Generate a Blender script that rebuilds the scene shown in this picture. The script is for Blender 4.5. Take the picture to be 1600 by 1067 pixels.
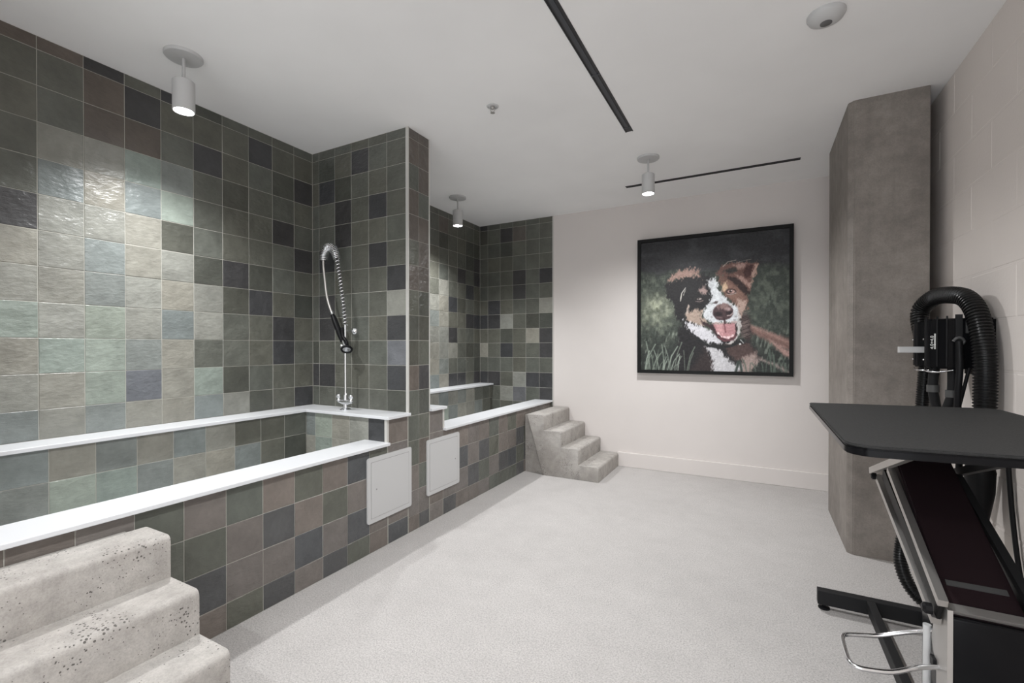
import bpy, bmesh, math, random
import numpy as np
from mathutils import Vector, Matrix

# ---------------------------------------------------------------- scene, camera, light
for _o in list(bpy.data.objects):
    bpy.data.objects.remove(_o)
SC = bpy.context.scene
COL = SC.collection
T = 0.155            # one wall tile with its joint, metres
FZ = -7.35           # floor level in tile units below the lens

def w3(X, Y, Z):
    return Vector((X * T, Y * T, (Z - FZ) * T))

cam = bpy.data.cameras.new('camera')
cam.sensor_width = 36.0
cam.lens = 717.28 / 1600 * 36
cam.shift_y = 11.86 / 1600
cam.clip_start = 0.02
cam_o = bpy.data.objects.new('camera', cam)
COL.objects.link(cam_o)
cam_o.location = w3(0, 0, 0)
cam_o.rotation_euler = (math.radians(90 - 0.318), math.radians(0.033), math.radians(28.145))
SC.camera = cam_o

world = bpy.data.worlds.new('world')
SC.world = world
world.use_nodes = True
world.node_tree.nodes['Background'].inputs[0].default_value = (0.94, 0.97, 1.0, 1)
world.node_tree.nodes['Background'].inputs[1].default_value = 2.45

SC.view_settings.view_transform = 'Standard'
SC.view_settings.look = 'None'
SC.view_settings.gamma = 1.0
SC.view_settings.use_curve_mapping = False
SC.view_settings.exposure = 0.15
TUB_LAMP = (86.0, 132.0, 1.0)      # watts, cone angle, edge blend
FLOOR_LAMP = (72.0, 166.0, 0.65)
WALL_LAMP = (108.0, 162.0, 0.9)

random.seed(7)
RNG = np.random.default_rng(5)

# ---------------------------------------------------------------- helpers
WORLD = {}

def lin(c):
    out = []
    for v in c:
        v = v / 255.0
        out.append(v / 12.92 if v <= 0.04045 else ((v + 0.055) / 1.055) ** 2.4)
    return tuple(out)

def place(o, parent=None, M=None):
    M = M or Matrix.Identity(4)
    WORLD[o.name] = M
    if parent is not None:
        o.parent = parent
        o.matrix_basis = WORLD[parent.name].inverted() @ M
    else:
        o.matrix_basis = M
    return o

def tag(o, label=None, cat=None, group=None, kind=None):
    if label: o['label'] = label
    if cat: o['category'] = cat
    if group: o['group'] = group
    if kind: o['kind'] = kind
    return o

def thing(name, label, cat, loc, group=None, kind=None):
    o = bpy.data.objects.new(name, None)
    o.empty_display_size = 0.05
    COL.objects.link(o)
    place(o, None, Matrix.Translation(loc))
    return tag(o, label, cat, group, kind)

def obj(name, bm, mat, parent=None, smooth=None, M=None, centre=True):
    """bmesh (world coordinates) -> object; origin moved to the bottom centre of the mesh"""
    if smooth is not None:
        for f in bm.faces: f.smooth = True
    bmesh.ops.recalc_face_normals(bm, faces=bm.faces[:])
    c = Vector((0, 0, 0))
    if M is None and centre and len(bm.verts):
        lo = Vector([min(v.co[i] for v in bm.verts) for i in range(3)])
        hi = Vector([max(v.co[i] for v in bm.verts) for i in range(3)])
        c = Vector(((lo.x + hi.x) / 2, (lo.y + hi.y) / 2, lo.z))
        bmesh.ops.translate(bm, verts=bm.verts[:], vec=-c)
    me = bpy.data.meshes.new(name)
    bm.to_mesh(me); bm.free()
    if smooth is not None:
        try: me.set_sharp_from_angle(angle=math.radians(smooth))
        except Exception: pass
    if mat: me.materials.append(mat)
    o = bpy.data.objects.new(name, me)
    COL.objects.link(o)
    return place(o, parent, M if M is not None else Matrix.Translation(c))

def box(bm, a, b, bev=0.0, seg=2):
    lo = [min(a[i], b[i]) for i in range(3)]; hi = [max(a[i], b[i]) for i in range(3)]
    vs = [bm.verts.new((x, y, z)) for x in (lo[0], hi[0]) for y in (lo[1], hi[1]) for z in (lo[2], hi[2])]
    fs = [bm.faces.new([vs[i] for i in q]) for q in ((0,1,3,2),(4,6,7,5),(0,4,5,1),(2,3,7,6),(0,2,6,4),(1,5,7,3))]
    if bev > 0:
        es = list({e for f in fs for e in f.edges})
        bmesh.ops.recalc_face_normals(bm, faces=fs)
        bmesh.ops.bevel(bm, geom=es, offset=bev, segments=seg, affect='EDGES', profile=0.5)
    return bm

def tbox(X0, Y0, Z0, X1, Y1, Z1, bev=0.0, seg=2):
    """box given in tile units, as a fresh bmesh in metres"""
    return box(bmesh.new(), w3(X0, Y0, Z0), w3(X1, Y1, Z1), bev, seg)

def prism(bm, pts, vec):
    """closed polygon pts (Vectors) extruded by vec"""
    a = [bm.verts.new(p) for p in pts]; b = [bm.verts.new(Vector(p) + Vector(vec)) for p in pts]
    n = len(pts)
    bm.faces.new(a); bm.faces.new(b[::-1])
    for i in range(n):
        bm.faces.new((a[i], b[i], b[(i+1) % n], a[(i+1) % n]))
    return bm

def spline(pts, n):
    P = [Vector(p) for p in pts]
    P = [P[0] * 2 - P[1]] + P + [P[-1] * 2 - P[-2]]
    out = []
    for i in range(1, len(P) - 2):
        for k in range(n):
            t = k / n
            a, b, c, d = P[i-1], P[i], P[i+1], P[i+2]
            out.append(0.5 * ((2*b) + (c-a)*t + (2*a-5*b+4*c-d)*t*t + (3*b-a-3*c+d)*t**3))
    out.append(P[-2])
    return out

def resample(pts, step):
    d = [0.0]
    for i in range(1, len(pts)): d.append(d[-1] + (pts[i] - pts[i-1]).length)
    n = max(2, int(d[-1] / step)); out = []; j = 0
    for i in range(n + 1):
        s = d[-1] * i / n
        while j < len(d) - 2 and d[j+1] < s: j += 1
        f = (s - d[j]) / max(1e-9, d[j+1] - d[j])
        out.append(pts[j].lerp(pts[j+1], f))
    return out

def frames(pts):
    T_ = []
    for i in range(len(pts)):
        a = pts[max(0, i-1)]; b = pts[min(len(pts)-1, i+1)]
        T_.append((b - a).normalized())
    up = Vector((0, 0, 1)) if abs(T_[0].z) < 0.9 else Vector((1, 0, 0))
    n = (up - T_[0] * up.dot(T_[0])).normalized()
    out = []
    for t in T_:
        n = (n - t * n.dot(t)).normalized()
        out.append((t, n, t.cross(n)))
    return out

def sweep(bm, pts, rad, seg=12, cap=True):
    fr = frames(pts); rings = []
    for i, (p, (t, n, b)) in enumerate(zip(pts, fr)):
        r = rad(i) if callable(rad) else rad
        rings.append([bm.verts.new(p + (n * math.cos(a) + b * math.sin(a)) * r)
                      for a in [2 * math.pi * k / seg for k in range(seg)]])
    for i in range(len(rings) - 1):
        for k in range(seg):
            bm.faces.new((rings[i][k], rings[i][(k+1) % seg], rings[i+1][(k+1) % seg], rings[i+1][k]))
    if cap:
        bm.faces.new(rings[0][::-1]); bm.faces.new(rings[-1])
    return bm

def tube(pts, rad, seg=12, n=8):
    return sweep(bmesh.new(), spline(pts, n), rad, seg)

def bar(a, b, rad, seg=12):
    return sweep(bmesh.new(), [Vector(a), Vector(b)], rad, seg)

def lathe(bm, prof, c, axis=(0, 0, 1), seg=32):
    """profile (radius, height) along axis from c"""
    ax = Vector(axis).normalized()
    n = ax.orthogonal().normalized(); b = ax.cross(n); c = Vector(c)
    rings = []
    for r, h in prof:
        if r <= 1e-7: rings.append([bm.verts.new(c + ax * h)])
        else: rings.append([bm.verts.new(c + ax * h + (n*math.cos(a)+b*math.sin(a))*r) for a in [2*math.pi*k/seg for k in range(seg)]])
    for A, B in zip(rings, rings[1:]):
        for k in range(seg):
            k2 = (k+1) % seg
            if len(A) == 1 and len(B) == 1: continue
            if len(A) == 1: bm.faces.new((A[0], B[k], B[k2]))
            elif len(B) == 1: bm.faces.new((A[k], B[0], A[k2]))
            else: bm.faces.new((A[k], B[k], B[k2], A[k2]))
    return bm

def slab_along(a, b, width_vec, thick_vec):
    """bar of rectangular section from a to b"""
    bm = bmesh.new(); a = Vector(a); b = Vector(b); w = Vector(width_vec); t = Vector(thick_vec)
    prism(bm, [a - w/2 - t/2, a + w/2 - t/2, a + w/2 + t/2, a - w/2 + t/2], b - a)
    return bm

# ---------------------------------------------------------------- materials
def mat(name, base=(0.5, 0.5, 0.5), rough=0.5, metal=0.0, spec=0.5, coat=0.0):
    m = bpy.data.materials.new(name); m.use_nodes = True
    b = m.node_tree.nodes['Principled BSDF']
    b.inputs['Base Color'].default_value = (*base[:3], 1)
    b.inputs['Roughness'].default_value = rough
    b.inputs['Metallic'].default_value = metal
    b.inputs['Specular IOR Level'].default_value = spec
    b.inputs['Coat Weight'].default_value = coat
    return m

class N:
    """tiny node helper"""
    def __init__(s, m): s.m = m; s.t = m.node_tree; s.b = s.t.nodes['Principled BSDF']
    def new(s, typ, **kw):
        n = s.t.nodes.new(typ)
        for k, v in kw.items():
            if k.startswith('i_'):
                n.inputs[k[2:].replace('_', ' ')].default_value = v
            else: setattr(n, k, v)
        return n
    def link(s, a, b): s.t.links.new(a, b)
    def noise(s, vec, scale, detail=4, rough=0.55):
        n = s.new('ShaderNodeTexNoise'); n.inputs['Scale'].default_value = scale
        n.inputs['Detail'].default_value = detail; n.inputs['Roughness'].default_value = rough
        if vec is not None: s.link(vec, n.inputs['Vector'])
        return n
    def ramp(s, src, stops):
        r = s.new('ShaderNodeValToRGB'); e = r.color_ramp.elements
        while len(e) < len(stops): e.new(0.5)
        for k, (p, c) in enumerate(stops):
            e[k].position = p
            e[k].color = (*c, 1) if isinstance(c, tuple) else (c, c, c, 1)
        s.link(src, r.inputs[0]); return r
    def mix(s, f, a, b, mode='MIX'):
        n = s.new('ShaderNodeMix', data_type='RGBA', blend_type=mode)
        for sock, v in ((n.inputs[0], f), (n.inputs[6], a), (n.inputs[7], b)):
            if hasattr(v, 'is_output'): s.link(v, sock)
            elif isinstance(v, tuple): sock.default_value = (*v[:3], 1)
            else: sock.default_value = v
        return n.outputs[2]
    def bump(s, h, strength, dist=0.002, normal=None):
        n = s.new('ShaderNodeBump'); n.inputs['Strength'].default_value = strength
        n.inputs['Distance'].default_value = dist
        s.link(h, n.inputs['Height'])
        if normal is not None: s.link(normal, n.inputs['Normal'])
        return n.outputs[0]
    def pos(s): return s.new('ShaderNodeNewGeometry').outputs['Position']

def tile_material():
    m = mat('glazed_tile', rough=0.29, spec=0.5); h = N(m)
    info = h.new('ShaderNodeObjectInfo')
    pos = h.pos()
    off = h.new('ShaderNodeVectorMath', operation='MULTIPLY_ADD')
    cmb = h.new('ShaderNodeCombineXYZ')
    for k in range(3): h.link(info.outputs['Random'], cmb.inputs[k])
    h.link(cmb.outputs[0], off.inputs[0]); off.inputs[1].default_value = (37, 53, 71); h.link(pos, off.inputs[2])
    v = off.outputs[0]
    big = h.noise(v, 9, 3); fine = h.noise(v, 45, 5, 0.65)
    f1 = h.ramp(big.outputs[0], [(0.3, 0.86), (0.7, 1.14)])
    f2 = h.ramp(fine.outputs[0], [(0.3, 0.94), (0.7, 1.06)])
    c = h.mix(1.0, info.outputs['Color'], f1.outputs[0], 'MULTIPLY')
    c = h.mix(1.0, c, f2.outputs[0], 'MULTIPLY')
    h.link(c, h.b.inputs['Base Color'])
    n1 = h.bump(h.noise(v, 11, 2).outputs[0], 0.8, 0.013)
    # fine streaky ripples of the glaze
    mp = h.new('ShaderNodeMapping'); mp.inputs['Scale'].default_value = (1, 1, 2.2); mp.inputs['Rotation'].default_value = (0.5, 0.2, 0.3)
    h.link(v, mp.inputs[0])
    n2 = h.bump(h.noise(mp.outputs[0], 38, 4, 0.6).outputs[0], 0.55, 0.005, n1)
    h.link(n2, h.b.inputs['Normal'])
    return m

def concrete(name, c0, c1, rough=0.7, scale=1.0, pores=0.5, speck=0.0, bump=0.4, streak=0.0, mott=0.14):
    m = mat(name, rough=rough, spec=0.35); h = N(m); p = h.pos()
    big = h.noise(p, 2.2 * scale, 5, 0.6)
    col = h.ramp(big.outputs[0], [(0.3, c0), (0.7, c1)]).outputs[0]
    mid = h.noise(p, 14 * scale, 6, 0.65)
    col = h.mix(1.0, col, h.ramp(mid.outputs[0], [(0.25, 1 - mott), (0.75, 1 + mott * 0.85)]).outputs[0], 'MULTIPLY')
    fine = h.noise(p, 160, 3, 0.7)
    col = h.mix(1.0, col, h.ramp(fine.outputs[0], [(0.3, 1 - 0.28 * (speck + 0.2)), (0.6, 1.04)]).outputs[0], 'MULTIPLY')
    if streak:
        mp = h.new('ShaderNodeMapping'); mp.inputs['Scale'].default_value = (30, 30, 0.7)
        h.link(p, mp.inputs[0])
        st = h.noise(mp.outputs[0], 1.0, 4, 0.6)
        col = h.mix(streak, col, h.ramp(st.outputs[0], [(0.3, 0.6), (0.7, 1.3)]).outputs[0], 'MULTIPLY')
    hgt = mid.outputs[0]
    if pores:
        vo = h.new('ShaderNodeTexVoronoi'); vo.inputs['Scale'].default_value = 95
        h.link(p, vo.inputs['Vector'])
        size = h.ramp(h.noise(p, 9, 2).outputs[0], [(0.38, 0.0), (0.66, 1.0)])
        thr = h.new('ShaderNodeMath', operation='MULTIPLY'); thr.inputs[1].default_value = 0.27 * pores
        h.link(size.outputs[0], thr.inputs[0])
        lt = h.new('ShaderNodeMath', operation='LESS_THAN')
        h.link(vo.outputs['Distance'], lt.inputs[0]); h.link(thr.outputs[0], lt.inputs[1])
        col = h.mix(lt.outputs[0], col, tuple(x * 0.35 for x in c0))
        inv = h.new('ShaderNodeMath', operation='SUBTRACT'); inv.inputs[0].default_value = 1
        h.link(lt.outputs[0], inv.inputs[1])
        n0 = h.bump(inv.outputs[0], 0.8, 0.003)
    else: n0 = None
    if speck:
        vo2 = h.new('ShaderNodeTexVoronoi'); vo2.inputs['Scale'].default_value = 210
        h.link(p, vo2.inputs['Vector'])
        col = h.mix(1.0, col, h.ramp(vo2.outputs['Distance'], [(0.12, 1 - 0.35 * speck), (0.3, 1.0)]).outputs[0], 'MULTIPLY')
    h.link(col, h.b.inputs['Base Color'])
    n1 = h.bump(fine.outputs[0], bump, 0.0015, n0)
    h.link(n1, h.b.inputs['Normal'])
    return m

def paint(name, c, rough=0.6, bump=0.08, scale=120):
    m = mat(name, c, rough, spec=0.3); h = N(m); p = h.pos()
    v = h.ramp(h.noise(p, 1.5, 3).outputs[0], [(0.3, 0.97), (0.7, 1.03)])
    h.link(h.mix(1.0, c, v.outputs[0], 'MULTIPLY'), h.b.inputs['Base Color'])
    h.link(h.bump(h.noise(p, scale, 4).outputs[0], bump, 0.002), h.b.inputs['Normal'])
    return m

def rough_noise(m, lo, hi, scale=20):
    m.node_tree.nodes['Principled BSDF'].inputs['Roughness'].default_value = (lo + hi) / 2
    h = N(m); h.link(h.bump(h.noise(h.pos(), scale * 4, 3).outputs[0], 0.06, 0.001), h.b.inputs['Normal']); return m

M = {}
M['tile'] = tile_material()
M['grout'] = paint('grout', (0.42, 0.41, 0.37), 0.85, 0.2)
M['ceiling'] = paint('ceiling_paint', (0.90, 0.895, 0.89), 0.7, 0.03)
M['wall'] = paint('wall_paint', (0.69, 0.645, 0.62), 0.6, 0.06)
M['block'] = paint('block_paint', (0.77, 0.71, 0.67), 0.65, 0.35, 70)
M['floor'] = concrete('floor_concrete', (0.49, 0.468, 0.455), (0.545, 0.522, 0.508), 0.55, 0.6, 0.0, 1.1, 0.45, 0.0, 0.06)
M['stair'] = concrete('cast_concrete', (0.35, 0.325, 0.30), (0.48, 0.457, 0.432), 0.8, 1.2, 1.15, 0.3, 0.6, 0.0, 0.22)
M['column'] = concrete('column_concrete', (0.18, 0.16, 0.143), (0.29, 0.26, 0.236), 0.6, 1.0, 0.25, 0.2, 0.5, 0.13, 0.2)
M['white'] = rough_noise(mat('white_solid_surface', (0.69, 0.70, 0.72), 0.35), 0.28, 0.42)
M['trim'] = mat('pale_metal_trim', (0.62, 0.61, 0.58), 0.4, 0.3)
M['enamel'] = rough_noise(mat('white_enamel', (0.54, 0.54, 0.54), 0.4), 0.35, 0.5)
M['panelgap'] = mat('panel_gap', (0.28, 0.28, 0.28), 0.7)
M['chrome'] = rough_noise(mat('chrome', (0.80, 0.81, 0.83), 0.12, 1.0), 0.08, 0.2)
M['alu'] = rough_noise(mat('brushed_aluminium', (0.55, 0.53, 0.51), 0.38, 0.85), 0.3, 0.48, 60)
M['black'] = rough_noise(mat('black_plastic', (0.010, 0.010, 0.011), 0.4, spec=0.15), 0.3, 0.5)
M['blackgloss'] = rough_noise(mat('black_gloss', (0.006, 0.006, 0.007), 0.2, spec=0.12), 0.12, 0.25, 8)
M['plum'] = rough_noise(mat('dark_plum_gloss', (0.021, 0.013, 0.015), 0.3, spec=0.2), 0.25, 0.4, 6)
M['steelblack'] = rough_noise(mat('black_powder_coat', (0.018, 0.018, 0.019), 0.5, spec=0.15), 0.42, 0.6, 80)
M['rubber'] = mat('ribbed_hose', (0.008, 0.008, 0.008), 0.3, spec=0.35)
M['grey'] = mat('grey_label', (0.07, 0.07, 0.07), 0.5)
M['print'] = mat('white_print', (0.75, 0.75, 0.73), 0.6)
M['frame'] = rough_noise(mat('black_frame', (0.008, 0.008, 0.008), 0.45, spec=0.2), 0.4, 0.55)
M['slot'] = rough_noise(mat('slot_black', (0.012, 0.012, 0.014), 0.4), 0.35, 0.55)
M['slotgrey'] = rough_noise(mat('slot_blade', (0.045, 0.048, 0.056), 0.45), 0.4, 0.6)
def rubber_mat():
    m = mat('table_rubber', (0.04, 0.04, 0.04), 0.75, spec=0.25); h = N(m); p = h.pos()
    h.link(h.ramp(h.noise(p, 220, 3, 0.7).outputs[0], [(0.3, 0.022), (0.7, 0.045)]).outputs[0], h.b.inputs['Base Color'])
    h.link(h.bump(h.noise(p, 300, 2).outputs[0], 0.5, 0.001), h.b.inputs['Normal']); return m
M['rubbertop'] = rubber_mat()
def emit_mat():
    m = mat('lamp_lens', (1, 1, 1), 0.4); b = m.node_tree.nodes['Principled BSDF']
    b.inputs['Emission Color'].default_value = (1, 1, 1, 1); b.inputs['Emission Strength'].default_value = 25
    return m
M['lens'] = emit_mat()

# ---------------------------------------------------------------- tiles
CODE = {'o': (104, 106, 93), 'd': (86, 88, 77), 'k': (71, 71, 73), 'l': (124, 123, 111), 'm': (112, 130, 113),
        'b': (104, 115, 109), 'n': (93, 97, 105), 'w': (101, 90, 80), 't': (112, 102, 94), 'g': (88, 92, 80), 's': (76, 78, 80)}  # l is the olive tile lightened as if under the lamp
TILE_CACHE = {}
GAP = 0.0026

def tile_mesh(w, h):
    key = (round(w, 4), round(h, 4))
    if key in TILE_CACHE: return TILE_CACHE[key]
    bm = bmesh.new(); c = 0.0016; d = 0.007
    x, y = w / 2, h / 2
    q = lambda x, y, z: [bm.verts.new(p) for p in ((-x, -y, z), (x, -y, z), (x, y, z), (-x, y, z))]
    A, B, C = q(x, y, -d), q(x, y, -0.0012), q(x - c, y - c, 0)
    bm.faces.new(C)
    for P, Q in ((A, B), (B, C)):
        for k in range(4): bm.faces.new((P[k], P[(k+1) % 4], Q[(k+1) % 4], Q[k]))
    me = bpy.data.meshes.new('tile'); bm.to_mesh(me); bm.free()
    me.materials.append(M['tile']); TILE_CACHE[key] = me
    return me

def tile(parent, org, u, v, u0, u1, v0, v1, code, jit=1.0):
    """org + u*(u0..u1) + v*(v0..v1), all in metres; u, v unit vectors"""
    w, h = u1 - u0 - GAP, v1 - v0 - GAP
    if w < 0.006 or h < 0.006: return
    o = bpy.data.objects.new('tile', tile_mesh(w, h))
    COL.objects.link(o)
    n = u.cross(v); c = org + u * ((u0 + u1) / 2) + v * ((v0 + v1) / 2)
    R = Matrix((u, v, n)).transposed().to_4x4()
    til = Matrix.Rotation(random.gauss(0, 0.0035), 4, 'X') @ Matrix.Rotation(random.gauss(0, 0.0035), 4, 'Y')
    place(o, parent, Matrix.Translation(c + n * random.uniform(-0.0004, 0.0003)) @ R @ til)
    g = sum(CODE[code]) / 3; s = lin([g + (v - g) * (0.42 if code in 'mbn' else 0.6) for v in CODE[code]]); j = {'t': 1.12, 'g': 1.1, 's': 1.1, 'w': 1.0, 'l': 1.28, 'm': 1.5, 'b': 1.35, 'n': 1.2}.get(code, 0.84) * random.uniform(0.92, 1.08); k = random.uniform(-0.03, 0.03)  # l, m and b lifted further: lamplight put into the tile colour
    o.color = (s[0] * j * (1 + k), s[1] * j, s[2] * j * (1 - k), 1)

UX, UY, UZ = Vector((1, 0, 0)), Vector((0, 1, 0)), Vector((0, 0, 1))

def tiles(parent, face, at, ue, ve, grid, default='oooodlk', skip=None):
    """face '+X' (plane X=at, u=Y), '-Y' (plane Y=at, u=X), '+Y' (plane Y=at, u=-X)
    ue, ve: edges in tile units (u ascending, v top to bottom); grid(i, j) -> code or None"""
    for i in range(len(ue) - 1):
        for j in range(len(ve) - 1):
            code = grid(i, j) if grid else None
            if code is None: code = random.choice(default)
            if skip and skip(ue[i], ue[i+1], ve[j+1], ve[j]): continue
            v0, v1 = (ve[j+1] - FZ) * T, (ve[j] - FZ) * T
            if face == '+X': tile(parent, Vector((at * T, 0, 0)), UY, UZ, ue[i]*T, ue[i+1]*T, v0, v1, code)
            elif face == '-Y': tile(parent, Vector((0, at * T, 0)), UX, UZ, ue[i]*T, ue[i+1]*T, v0, v1, code)
            else: tile(parent, Vector((0, at * T, 0)), -UX, UZ, -ue[i+1]*T, -ue[i]*T, v0, v1, code)

# ---------------------------------------------------------------- room dimensions (tile units)
XA, XF, XR = -17.62, -12.10, 5.44
YC, YP, YB = 13.97, 15.30, 28.06
YN = -9.0                 # wall behind the camera
YT = 0.9                  # near end of the first tub
ZC = 8.62
Z0 = 0.25                 # a horizontal joint of the tiled walls
ZL, ZP = -2.59, -3.55     # ledge top, front lip top
YSB = 23.95               # side face of the far stair
BK = 0.012                # joint depth

def struct(name, bm, m, label, cat=None, smooth=None):
    return tag(obj(name, bm, m, None, smooth), label, cat or name.split('_')[0], None, 'structure')

struct('floor', tbox(XA - 1, YN - 1, FZ - 1, XR + 1, YB + 1, FZ), M['floor'], 'pale speckled concrete floor of the dog wash room', 'floor')
struct('ceiling', tbox(XA - 1, YN - 1, ZC, XR + 1, YB + 1, ZC + 1), M['ceiling'], 'smooth white ceiling with black slots and small spotlights', 'ceiling')
struct('wall_far', tbox(XA - 1, YB + 0.03, FZ, XR + 1, YB + 1, ZC), M['wall'], 'warm off white plaster wall that carries the dog portrait', 'wall')
wn = struct('wall_near', tbox(XA - 1, YN - 1, FZ, -11.0, YN, ZC), M['wall'], 'plain off white wall with a wide opening added to let fill light in', 'wall')
obj('fill_opening_header', tbox(-11.0, YN - 1, 7.4, XR + 1, YN, ZC), M['wall'], wn)  # unseen opening, added so world light fills the room from behind the camera
obj('fill_opening_jamb', tbox(4.6, YN - 1, FZ, XR + 1, YN, 7.4), M['wall'], wn)
struct('wall_tub_end', tbox(XA, YT - 1, FZ, XF, YT, ZC), M['wall'], 'plain wall closing the near end of the longer tub', 'wall')
wl = struct('wall_left', tbox(XA - 1, YN, FZ, XA - BK, YB, ZC), M['grout'], 'wall of square olive grey glazed tiles behind both tubs', 'wall')
wp = struct('wall_partition', tbox(XA, YC + BK, FZ, XF - BK, YP - BK, ZC), M['grout'], 'tiled partition standing between the two dog tubs', 'wall')
struct('baseboard_far', tbox(-7.62, YB - 0.09, FZ, XR, YB + 0.04, -6.49, 0.003), M['wall'], 'off white baseboard running along the portrait wall', 'baseboard')
wft = struct('wall_far_tiled', tbox(XA, YB + BK, FZ, XF + 0.13, YB + 0.06, ZC), M['grout'], 'narrow tiled end wall of the tub alcove beside the portrait wall', 'wall')

# left wall tiles --------------------------------------------------------------
rows = [ZC] + [Z0 + r for r in range(8, -3, -1)] + [ZL]
# columns 0..9 counted from the partition corner
GRID_A = ['oooodkokww', 'ookoookwoo', 'kdookowwoo', 'ooodobmllo', 'okooomblbo', 'koooodlllk',
          'oodkdllbll', 'dokdlllbll', 'okoolblmlm', 'okooolbmml', 'ooodmlnmll', 'kodlbllblb']
edA = [YC, 13.04] + [13.04 - k for k in range(1, 13)]
edA = sorted([e for e in edA if e > YT] + [YT])
nA = len(edA) - 1
tiles(wl, '+X', XA, edA, rows, lambda i, j: GRID_A[j][nA - 1 - i] if nA - 1 - i < 10 else None, 'olllmb')
GRID_A2 = ['oooooo', 'oooowo', 'ddoodo', 'kdoooo', 'kokooo', 'okoolo', 'oodkll', 'kkoolb', 'oookll', 'ddolll', 'dooobl', 'kokklb']
edB = sorted([YB] + [27.25 - k for k in range(0, 12)] + [YP])
nB = len(edB) - 1
tiles(wl, '+X', XA, edB, rows, lambda i, j: GRID_A2[j][nB - 1 - i] if nB - 1 - i < 6 else None, 'oolldb')

# partition tiles --------------------------------------------------------------
GRID_P = ['oooooo', 'odokoo', 'okdooo', 'ookoko', 'ookooo', 'okooko', 'oooook', 'okoool', 'okoook', 'doooon', 'kkoook', 'oooood']
edP = [XA, -17.2, -16.2, -15.2, -14.2, -13.2, XF]
tiles(wp, '-Y', YC, edP, rows, lambda i, j: GRID_P[j][i])
tiles(wp, '+Y', YP, edP, rows, None, 'oodok')
ends = [Z0 + r for r in range(8, -8, -1)]
rowsE = [ZC] + ends + [FZ]
ENDC = ['ww', 'ww', 'gw', 'wg', 'ww', 'gw', 'ww', 'gd', 'dd', 'dg', 'wk', 'gd', 'gg', 'gw', 'tg', 'tt', 'ts', 'ts']
tiles(wp, '+X', XF, [YC + 0.02, (YC + YP) / 2, YP - 0.02], rowsE, lambda i, j: ENDC[min(j, 17)][i])

# tiled end wall ---------------------------------------------------------------
rowsF = [ZC] + [Z0 + r for r in range(8, -6, -1)]
GRID_F = ['kooooo', 'dokwoo', 'oodooo', 'oooooo', 'oookok', 'oookoo', 'okoool', 'kklodd', 'oodolk', 'lokook', 'oooooo', 'kkolkk', 'oolnok', 'oooooo']
tiles(wft, '-Y', YB, [XA, -16.97, -15.95, -14.95, -13.94, -12.94, -11.96], rowsF, lambda i, j: GRID_F[j][i])

# metal edge strips ------------------------------------------------------------
def trim(name, bm, label): return tag(obj(name, bm, M['trim']), label, 'trim', None, 'structure')
trim('trim_1', tbox(XF - 0.10, YC - 0.015, ZL, XF + 0.02, YC + 0.04, ZC), 'pale metal edge strip on the partition corner above the longer tub')
trim('trim_2', tbox(XF - 0.05, YP - 0.04, ZL, XF + 0.02, YP + 0.015, ZC), 'pale metal edge strip on the partition corner above the shorter tub')
trim('trim_3', tbox(XF + 0.13, YB - 0.02, -3.9, XF + 0.20, YB + 0.03, ZC), 'pale metal strip where the tiles end beside the portrait wall')

# painted block wall -----------------------------------------------------------
wr = struct('wall_right', tbox(XR + 0.012, YN - 1, FZ, XR + 1, YB + 1, ZC), M['block'], 'off white painted concrete block wall beside the grooming table', 'wall')
BW, BH, BJ = 0.41, 0.205, 0.007
blk_cache = {}
def block_mesh(w, h):
    key = (round(w, 3), round(h, 3))
    if key not in blk_cache:
        bm = bmesh.new(); c = 0.004; d = 0.03
        q = lambda x, y, z: [bm.verts.new(p) for p in ((-x, -y, z), (x, -y, z), (x, y, z), (-x, y, z))]
        A, B, C = q(w/2, h/2, -d), q(w/2, h/2, -0.002), q(w/2 - c, h/2 - c, 0)
        bm.faces.new(C)
        for P, Q in ((A, B), (B, C)):
            for k in range(4): bm.faces.new((P[k], P[(k+1) % 4], Q[(k+1) % 4], Q[k]))
        me = bpy.data.meshes.new('block'); bm.to_mesh(me); bm.free(); me.materials.append(M['block'])
        blk_cache[key] = me
    return blk_cache[key]
ylo, yhi = YN * T, YB * T
zk = 1.041 - 5 * BH
row_i = 0
while zk < (ZC - FZ) * T - 0.01:
    z0b, z1b = max(0, zk), min((ZC - FZ) * T, zk + BH)
    ys = (2.584 if row_i % 2 == 1 else 2.375) - 12 * BW
    while ys < yhi:
        a, b = max(ylo, ys), min(yhi, ys + BW)
        if b - a > 0.02 and z1b - z0b > 0.015:
            o = bpy.data.objects.new('block', block_mesh(b - a - BJ, z1b - z0b - BJ)); COL.objects.link(o)
            R = Matrix((-UY, UZ, -UX)).transposed().to_4x4()
            place(o, wr, Matrix.Translation((XR * T + random.uniform(0, 0.0015), (a + b) / 2, (z0b + z1b) / 2)) @ R)
        ys += BW
    zk += BH; row_i += 1

# concrete column --------------------------------------------------------------
bm = bmesh.new()
prof = [(2.98, 19.9), (5.02, 19.9), (5.02, 24.9), (2.82, 24.9), (2.82, 20.06)]
prism(bm, [w3(x, y, FZ) for x, y in prof], (0, 0, (ZC - FZ) * T))
bmesh.ops.recalc_face_normals(bm, faces=bm.faces[:])
bmesh.ops.bevel(bm, geom=[e for e in bm.edges if abs(e.verts[0].co.z - e.verts[1].co.z) > 1], offset=0.004, segments=2, affect='EDGES')
tag(obj('concrete_column', bm, M['column'], None, 30), 'rough dark concrete column standing in front of the block wall', 'column', None, 'structure')

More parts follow.
